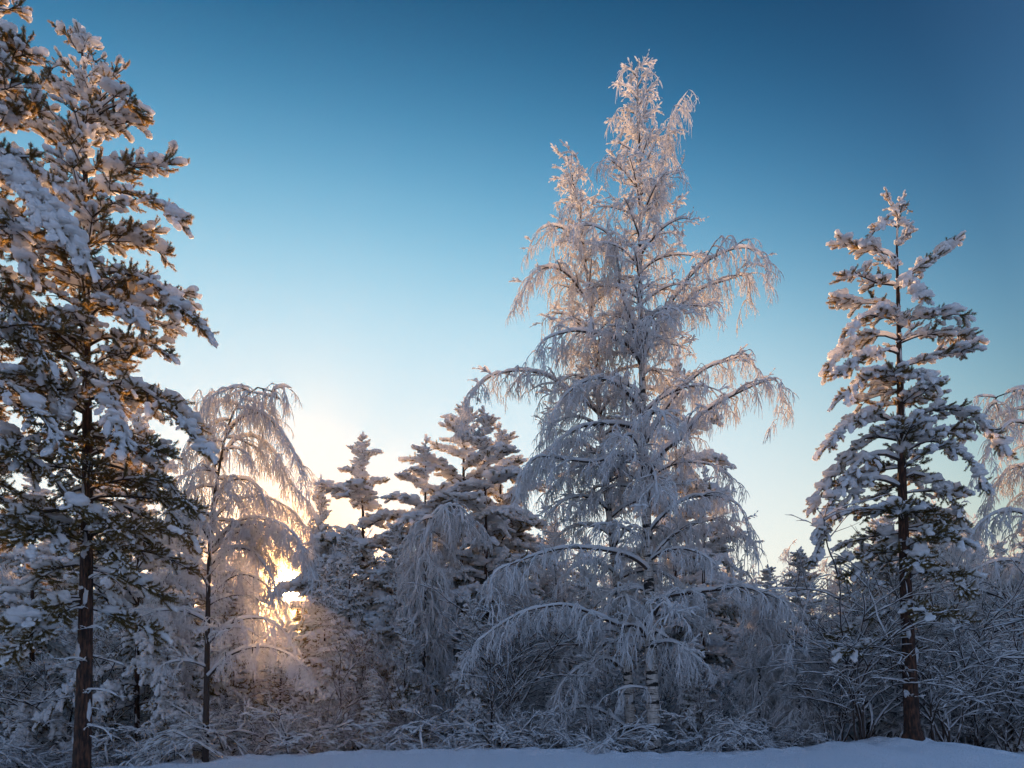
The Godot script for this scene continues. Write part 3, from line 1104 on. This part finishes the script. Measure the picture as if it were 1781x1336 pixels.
func middle_trees() -> void:
	pine_a = pattern_pine("pine_tree", "snowy pine with a thin forked top, first pine right of the sun", Vector3.ZERO, 12.0, 4.2,
		{"rows": 14, "per": 4, "from": 0.2, "spread": 0.32, "gap": 0.34, "size": 0.8, "laden": 0.6, "laden_top": 0.9, "climb": 0.2, "climb_top": 0.9, "bend": 0.3, "shape": 1.35, "pads": 1.3, "miss": 0.2})
	place(pine_a, "", 634, 757, 33.0, 12.1, 0.3, "", 1.05, true)
	pine_b = pattern_pine("pine_tree", "snowy pine with a needle-thin spire behind the white bowed birch", Vector3.ZERO, 12.0, 3.7,
		{"rows": 15, "per": 4, "from": 0.15, "spread": 0.32, "gap": 0.32, "size": 0.82, "laden": 0.65, "laden_top": 0.95, "climb": 0.1, "climb_top": 0.8, "bend": 0.4, "shape": 1.2, "pads": 1.4, "miss": 0.22})
	place(pine_b, "", 742, 758, 31.0, 12.1, 1.9, "", 1.0, true)
	place(pine_a, "tallest pine of the clump left of the birches, a sunlit tip above its snowy limbs", 806, 697, 33.0, 12.1, 2.2, "", 1.05)
	place(pine_b, "narrow snowy pine between two pine tips left of the birches", 846, 713, 30.5, 12.1, 4.0, "", 1.1)
	place(pine_a, "pine with a small reddish sunlit tip nearest to the birches on their left", 870, 738, 35.0, 12.1, 5.1, "", 0.95)
	place(pine_a, "sunlit orange-barked pine showing through the crown of the tall birch", 1178, 610, 34.0, 12.1, 1.0, "", 0.7)
	place(pine_b, "pine with snow-capped shoulders behind the right side of the tall birch", 1222, 815, 30.0, 12.1, 0.4, "", 1.0)
	place(pine_a, "dim pine between the big left pine's trunk and the arched birch", 238, 690, 23.0, 12.1, 3.3, "", 0.7)
	place(pine_b, "dark pine low behind the trunk of the big left pine", 60, 800, 24.0, 12.1, 2.3, "", 1.0)
	spruce = pattern_pine("spruce_tree", "small spruce with a dark pointed top just right of the sun", Vector3.ZERO, 7.0, 2.0,
		{"rows": 15, "per": 6, "from": 0.06, "spread": 0.34, "gap": 0.24, "size": 0.8, "laden": 0.55, "laden_top": 0.85, "climb": -0.25, "climb_top": 0.6, "bend": 0.3, "shape": 0.75, "pads": 0.8, "category": "spruce tree"})
	place(spruce, "", 553, 832, 38.0, 7.1, 0.0, "", 0.55, true)

	place(spruce, "snow-plastered spruce right of the sun, below the fork-topped pine", 606, 918, 27.0, 7.1, 5.5, "", 0.72)
	place(spruce, "snowy spruce between the fork-topped pine and the white bowed birch", 688, 905, 29.0, 7.1, 1.5, "", 0.8)
	# the arched birch left of the sun
	var base := foot(357, 20.0)
	var t := start_tree("birch_tree", "slim dark-stemmed birch bowed over to the right above the sun", "birch tree", base)
	var line := trunk_line(base, 20.0, 19.4, [360, 1150, 363, 1000, 368, 900, 380, 820, 397, 740, 420, 695, 448, 674, 478, 682, 500, 715])
	trunk(t, line, 0.085, 0.012, limb_m, 0.9, 8)
	var o := {"load": 0.045, "len2": 0.85, "gap": 0.22, "every": 0.16, "size": 0.64, "hang": 1.0, "droop": 1.3}
	for row in traced([
			[20.0, 19.2, 0.040, 392, 760, 415, 730, 450, 718, 485, 745, 510, 790, 525, 830],
			[20.0, 20.6, 0.040, 385, 800, 410, 765, 445, 760, 480, 790, 505, 840, 540, 880],
			[20.0, 19.4, 0.040, 372, 880, 395, 840, 430, 835, 455, 860, 470, 905],
			[20.0, 19.2, 0.045, 365, 960, 400, 920, 450, 912, 500, 935, 530, 970, 548, 1010],
			[20.0, 20.8, 0.035, 374, 870, 360, 800, 352, 740, 360, 690, 385, 682],
			[20.0, 20.4, 0.035, 362, 1040, 400, 1005, 430, 1000, 462, 1018, 478, 1060],
			[20.0, 20.9, 0.030, 363, 1000, 400, 960, 435, 950, 465, 968, 482, 1000],
			[20.0, 19.0, 0.030, 362, 1120, 400, 1085, 450, 1075, 490, 1095, 515, 1140],
			[20.0, 19.6, 0.030, 364, 985, 400, 955, 440, 960, 470, 1000, 485, 1050],
			[20.0, 19.4, 0.040, 360, 1180, 400, 1140, 450, 1125, 495, 1135, 530, 1160],
			[20.0, 20.4, 0.035, 362, 1020, 340, 990, 310, 985, 285, 1010, 270, 1050],
			[20.0, 20.6, 0.035, 366, 940, 345, 900, 320, 890, 300, 920]]):
		birch_limb(t, row[0], row[1], 0.007, o)
	for row in traced([                  # the low arch over the sun, thick with twigs
			[20.0, 20.9, 0.035, 370, 905, 410, 870, 462, 866, 505, 888, 534, 925],
			[20.0, 18.9, 0.030, 367, 945, 420, 905, 470, 905, 510, 928, 532, 962],
			[20.0, 20.2, 0.030, 366, 960, 415, 925, 468, 930, 500, 950, 522, 975]]):
		birch_limb(t, row[0], row[1], 0.007, {"load": 0.035, "len2": 0.6, "gap": 0.13, "every": 0.09, "size": 0.56, "hang": 1.0, "droop": 1.3, "bare": 0.35})
	auto_limbs(t, line, 20, 0.55, 0.99, 1.5, {"load": 0.045, "gap": 0.24, "every": 0.16, "size": 0.85, "hang": 1.0, "hang_top": 1.0, "climb": 0.5, "climb_top": 0.2, "bend": 1.5}, 0.8)
	auto_limbs(t, line, 10, 0.2, 0.55, 1.9, {"load": 0.05, "gap": 0.3, "every": 0.22, "size": 0.7, "climb": 0.6, "bend": 0.8, "hang": 0.7}, 1.6)
	finish_tree(t)

	# birches bent into white domes
	birch_a = pattern_birch("birch_tree", "snow-plastered young birch bent into a white dome left of the tall birches", Vector3.ZERO,
		[Vector3(0.05, 2.5, 0), Vector3(0.1, 5.0, 0.1), Vector3(0.35, 6.6, 0.2), Vector3(0.95, 7.0, 0.3), Vector3(1.4, 6.5, 0.3)], 1.3, 46,
		{"from": 0.2, "load": 0.06, "gap": 0.24, "every": 0.17, "size": 0.85, "hang": 1.0, "hang_top": 1.0, "climb": 0.35, "climb_top": 0.3, "bend": 1.8, "bend_top": 2.0, "top": 1.0, "stem": 0.08})
	place(birch_a, "", 735, 872, 26.0, 7.1, 0.4, "", 0.9, true)
	birch_b = pattern_birch("birch_tree", "frosted young birch with an upright fan of limbs left of the sun", Vector3.ZERO,
		[Vector3(0.05, 3.0, 0), Vector3(-0.1, 6.0, 0.1), Vector3(0.1, 9.0, 0.0), Vector3(0.0, 11.0, 0.1)], 2.4, 52,
		{"from": 0.22, "load": 0.05, "gap": 0.3, "every": 0.24, "size": 0.85, "hang": 0.9, "hang_top": 0.6, "climb": 0.8, "climb_top": 1.4, "bend": 0.8, "top": 0.4, "stem": 0.11})
	place(birch_b, "", 415, 905, 40.0, 11.1, 1.2, "", 0.8, true)
	place(birch_b, "thin feathery birch standing before the sun", 440, 930, 31.0, 11.1, 0.7, "", 0.55)
	place(birch_b, "thin feathery birch just right of the sun, behind the sapling", 582, 948, 30.0, 11.1, 3.7, "", 0.5)
	place(birch_a, "white dome-shaped birch drooping right of the tall birch's trunk", 1320, 1022, 23.5, 7.1, 1.0, "", 1.1)
	place(birch_a, "low birch bent double beside the snowbank, right of the dome-shaped birch", 1392, 1118, 22.4, 7.1, 2.6, "", 1.6)
	place(birch_a, "bowed birch drooping in front of the pines, close left of the tall birch", 905, 985, 26.5, 7.1, 4.4, "", 1.0)
	place(birch_a, "small bowed birch behind the left pine trunk", 300, 1040, 24.0, 7.1, 3.0, "", 0.9)
	place(birch_b, "feathery birch behind the shorter tall birch, to its left", 965, 880, 33.0, 11.1, 2.0, "", 0.9)
	place(birch_b, "feathery frosted birch low behind the right pine", 1660, 880, 27.0, 11.1, 0.5, "", 1.1)

	# the birch bowing in from the right edge
	base = foot(1850, 23.0)
	t = start_tree("birch_tree", "birch bowing in from the right edge, its drooping top warm in the sun", "birch tree", base)
	line = trunk_line(base, 23.0, 23.0, [1845, 1050, 1835, 900, 1818, 780, 1795, 705, 1762, 680, 1735, 690, 1712, 725])
	trunk(t, line, 0.11, 0.012, limb_m, 0.9, 8)
	for row in traced([
			[23.0, 22.4, 0.040, 1822, 800, 1795, 745, 1760, 735, 1735, 760, 1715, 800],
			[23.0, 23.6, 0.040, 1832, 880, 1800, 820, 1760, 815, 1730, 850, 1710, 900],
			[23.0, 22.2, 0.045, 1838, 960, 1790, 900, 1745, 890, 1705, 910, 1680, 950],
			[23.0, 22.6, 0.045, 1842, 1040, 1800, 990, 1750, 975, 1700, 990, 1665, 1030]]):
		birch_limb(t, row[0], row[1], 0.007, {"load": 0.06, "len2": 0.8, "gap": 0.22, "every": 0.17, "size": 0.75, "droop": 1.4})
	auto_limbs(t, line, 26, 0.4, 0.99, 1.8, {"load": 0.05, "gap": 0.24, "every": 0.2, "size": 0.75, "hang_top": 1.0, "climb": 0.5, "climb_top": 0.2, "bend": 1.4}, 0.8)
	finish_tree(t)

	# saplings weighed down by snow
	place(spruce, "sapling with a bare post-like tip and thick white arms, just right below the sun", 563, 985, 23.0, 7.1, 1.1, "", 0.8)
	place(spruce, "small spruce carrying big snow pillows, between the left pine and the arched birch", 292, 1075, 21.8, 7.1, 2.2, "", 0.75)
	place(spruce, "short snow-coated sapling at the snowbank left of the dome-shaped birch", 645, 1165, 22.0, 7.1, 0.6, "", 1.0)
	place(spruce, "thin dark-stemmed sapling in front of the pines, left of the tall birch", 820, 1040, 23.4, 7.1, 3.9, "", 0.8)
	place(spruce, "little spruce buried in snow at the foot of the tall birch, left side", 970, 1180, 23.2, 7.1, 5.0, "", 1.0)
	place(spruce, "little spruce with white shoulders right of the tall birch's trunk", 1212, 1130, 23.2, 7.1, 2.9, "", 0.95)
	place(spruce, "bushy young spruce with rounded snow clumps left of the right pine", 1386, 955, 30.0, 7.1, 0.2, "", 0.85)
	place(spruce, "low spruce under snow at the far right edge of the bank", 1765, 1165, 22.0, 7.1, 4.2, "", 1.1)


func far_patterns() -> Array:
	var out := []
	out.append(pattern_pine("pine_tree", "snowy pine far back on the skyline between the sun and the row of pines", Vector3.ZERO, 12.0, 3.0,
		{"rows": 13, "per": 5, "from": 0.12, "spread": 0.3, "gap": 0.5, "size": 1.25, "laden": 0.2, "laden_top": 0.7, "climb": 0.0, "climb_top": 0.8, "bend": 0.4, "shape": 1.2, "pads": 1.0, "joined": true}))
	out.append(pattern_pine("pine_tree", "slim snowy pine far back on the skyline behind the shorter tall birch", Vector3.ZERO, 12.0, 2.4,
		{"rows": 14, "per": 4, "from": 0.1, "spread": 0.32, "gap": 0.45, "size": 1.3, "laden": 0.25, "laden_top": 0.75, "climb": -0.15, "climb_top": 0.7, "bend": 0.45, "shape": 1.1, "pads": 1.2, "joined": true}))
	out.append(pattern_birch("birch_tree", "frosted birch far back on the skyline right of the tall birch", Vector3.ZERO,
		[Vector3(0.05, 3.0, 0), Vector3(-0.1, 6.0, 0.1), Vector3(0.1, 9.0, 0.0), Vector3(0.0, 11.0, 0.1)], 2.4, 40,
		{"from": 0.15, "load": 0.06, "gap": 0.4, "every": 0.32, "size": 1.05, "hang": 0.9, "hang_top": 0.6, "climb": 0.8, "climb_top": 1.4, "bend": 0.8, "top": 0.5, "stem": 0.12, "joined": true}))
	out.append(pattern_pine("spruce_tree", "small snowy spruce far back behind the trunk of the right pine", Vector3.ZERO, 7.0, 1.6,
		{"rows": 12, "per": 6, "from": 0.05, "spread": 0.3, "gap": 0.4, "size": 1.0, "laden": 0.25, "laden_top": 0.5, "climb": -0.25, "climb_top": 0.6, "bend": 0.3, "shape": 0.8, "pads": 0.6, "category": "spruce tree", "joined": true}))
	place(out[0], "", 552, 925, 46.0, 12.1, 0.0, "", 1.1, true)
	place(out[1], "", 940, 930, 60.0, 12.1, 0.0, "", 1.1, true)
	place(out[2], "", 1262, 965, 60.0, 11.1, 0.0, "", 1.1, true)
	place(out[3], "", 1545, 1000, 45.0, 7.1, 0.0, "", 1.1, true)
	return out


var counts := {}


func ranked(kind: String, row: String, zone: String) -> String:
	var key := kind + row + zone
	counts[key] = counts.get(key, -1) + 1
	var k: int = counts[key]
	var words := ["first", "second", "third", "fourth", "fifth", "sixth", "seventh", "eighth", "ninth", "tenth", "eleventh", "twelfth"]
	return "%s %s from left %s, %s" % [words[mini(k, 11)], kind, row, zone]


func undergrowth() -> void:
	var low_spruce: Node3D = far_kinds[3]
	var kinds := [
		pattern_shrub("alder_shrub", "multi-stemmed bare alder with snow on every twig, left of the right pine's trunk", Vector3.ZERO, 7, 4.6, 0.20, 0.022, 0.12),
		pattern_shrub("willow_shrub", "snow-loaded willow bush at the bank below the sun", Vector3.ZERO, 9, 2.3, 0.75, 0.036, 0.45),
		pattern_shrub("willow_shrub", "snow-loaded willow bush at the bank left of the sun", Vector3.ZERO, 8, 2.6, 0.95, 0.040, 0.55),
		pattern_shrub("alder_shrub", "multi-stemmed bare alder with snowy twigs, right of the right pine's trunk", Vector3.ZERO, 6, 4.2, 0.24, 0.026, 0.2)]
	kinds.append_array([
		pattern_shrub("alder_shrub", "dark alder with thin snowy stems, in the second row left of the tall birch", Vector3.ZERO, 7, 4.6, 0.20, 0.024, 0.12, true),
		pattern_shrub("willow_shrub", "willow bush arched under snow, in the second row below the sun", Vector3.ZERO, 10, 2.3, 0.75, 0.040, 0.45, true),
		pattern_shrub("willow_shrub", "sprawling willow bush under snow, in the second row below the row of pines", Vector3.ZERO, 9, 2.6, 0.95, 0.044, 0.55, true),
		pattern_shrub("alder_shrub", "dark alder with snowy stems, in the second row below the left pine's limbs", Vector3.ZERO, 6, 4.2, 0.24, 0.028, 0.2, true)])
	var spots := [[1500, 20.9], [500, 21.4], [400, 21.3], [1655, 21.0], [880, 23.6], [520, 23.8], [700, 23.5], [95, 23.5]]
	for k in 8:
		kinds[k].position = foot(spots[k][0], spots[k][1])
	var sapling := pattern_shrub("bare_sapling", "thin dark sapling in front of the right pine's trunk", foot(1620, 20.6), 2, 4.4, 0.10, 0.014, 0.03, true)
	sapling.set_meta("category", "sapling")
	var where := ["below the left pine's limbs", "between left pine and arched birch", "below the sun", "below the row of pines", "left of the tall birch", "around the tall birch's foot", "right of the tall birch", "left of the right pine", "right of the right pine"]
	for ring in 4:
		var px := -130.0 + ring * 23.0
		while px < 1920.0:
			var d: float = [21.9, 23.6, 26.5, 30.0][ring] + rf(-0.6, 0.9)
			var tall_one := px > 1420.0 and rng.randf() < 0.55 or rng.randf() < 0.25
			var which: int = (0 if rng.randf() < 0.5 else 3) if tall_one else 1 + rng.randi() % 2
			var zone := clampi(0 if px < 150 else 1 if px < 380 else 2 if px < 590 else 3 if px < 780 else 4 if px < 1040 else 5 if px < 1190 else 6 if px < 1400 else 7 if px < 1580 else 8, 0, 8)
			var row: String = ["along the bank", "in second row", "deeper in", "among far trunks"][ring]
			var s := rf(0.75, 1.2) * (1.0 if ring < 2 else 1.25)
			if ring == 0:
				s *= 0.8
			if tall_one and px < 1440.0:
				s *= 0.42
			if rng.randf() < 0.42 and (px < 480.0 or px > 560.0):
				var n := foot(px + rf(-25.0, 25.0), d + 0.3)
				var h := rf(0.45, 1.0) if px < 330.0 or px > 1420.0 else rf(0.35, 0.7)
				copy_of(sapling, ranked("thin dark sapling", row, where[zone]), n, rf(0, TAU), Vector3(h, h * rf(0.9, 1.25), h), "saplings " + row)
			if ring == 0 and px > 1065.0 and px < 1175.0 or ring < 2 and px > 1540.0 and px < 1635.0:
				s *= 0.45
			if ring > 0 and rng.randf() < [0.0, 0.3, 0.45, 0.6][ring]:
				var w := foot(px, d)
				copy_of(low_spruce, ranked("small snowy spruce", row, where[zone]), w, rf(0, TAU), Vector3(s * 0.5, s * rf(0.35, 0.6), s * 0.5), "small spruces " + row)
			else:
				copy_of(kinds[which + (0 if ring == 0 else 4)], ranked("bare snow-lined alder" if tall_one else "arched snowy willow bush", row, where[zone]), foot(px, d), rf(0, TAU), Vector3(s, s * rf(0.85, 1.15), s), ("alders " if tall_one else "willow bushes ") + row)
			px += [78.0, 66.0, 70.0, 78.0][ring] * rf(0.75, 1.3)


func backdrop() -> void:
	var rows := [[36.0, 1010.0], [44.0, 985.0], [54.0, 975.0], [68.0, 980.0], [86.0, 990.0]]
	for k in rows.size():
		var px := -420.0 + k * 31.0
		while px < 2200.0:
			var d: float = rows[k][0] + rf(-3.0, 4.0)
			var top: float = rows[k][1] + rf(-55.0, 45.0)
			if px < 330.0:
				top -= 50.0
			elif px > 560.0 and px < 1000.0:
				top -= 40.0
			elif px > 1280.0 and px < 1450.0:
				top += 25.0
			elif px > 1500.0:
				top -= 60.0
			var off := absf(px - 503.0)            # a narrow opening lets the sun through
			if off < 58.0:
				top = maxf(top, 1080.0)
			elif off < 110.0:
				top = rf(945.0, 985.0) if k < 3 else rf(970.0, 1000.0)
			var pick := rng.randi() % 5
			var proto: Node3D = far_kinds[[0, 1, 2, 0, 3][pick]]
			var tall: float = [12.1, 12.1, 11.1, 12.1, 7.1][pick]
			var kind: String = ["pine", "slim pine", "frosted birch", "pine", "spruce"][pick]
			var zone: String = "behind the left pine" if px < 330 else "around the sun" if px < 600 else "behind the row of pines" if px < 930 else "behind the tall birches" if px < 1290 else "left of the right pine" if px < 1500 else "behind the right pine"
			var far: String = ["behind the first trees", "deep in the wood", "farther back", "far back", "on the skyline"][k]
			place(proto, ranked("snowy " + kind, far, zone), px, top, d, tall, rf(0, TAU), kind + " trees " + far, rf(0.9, 1.15))
			px += [95.0, 88.0, 80.0, 72.0, 64.0][k] * rf(0.7, 1.3)
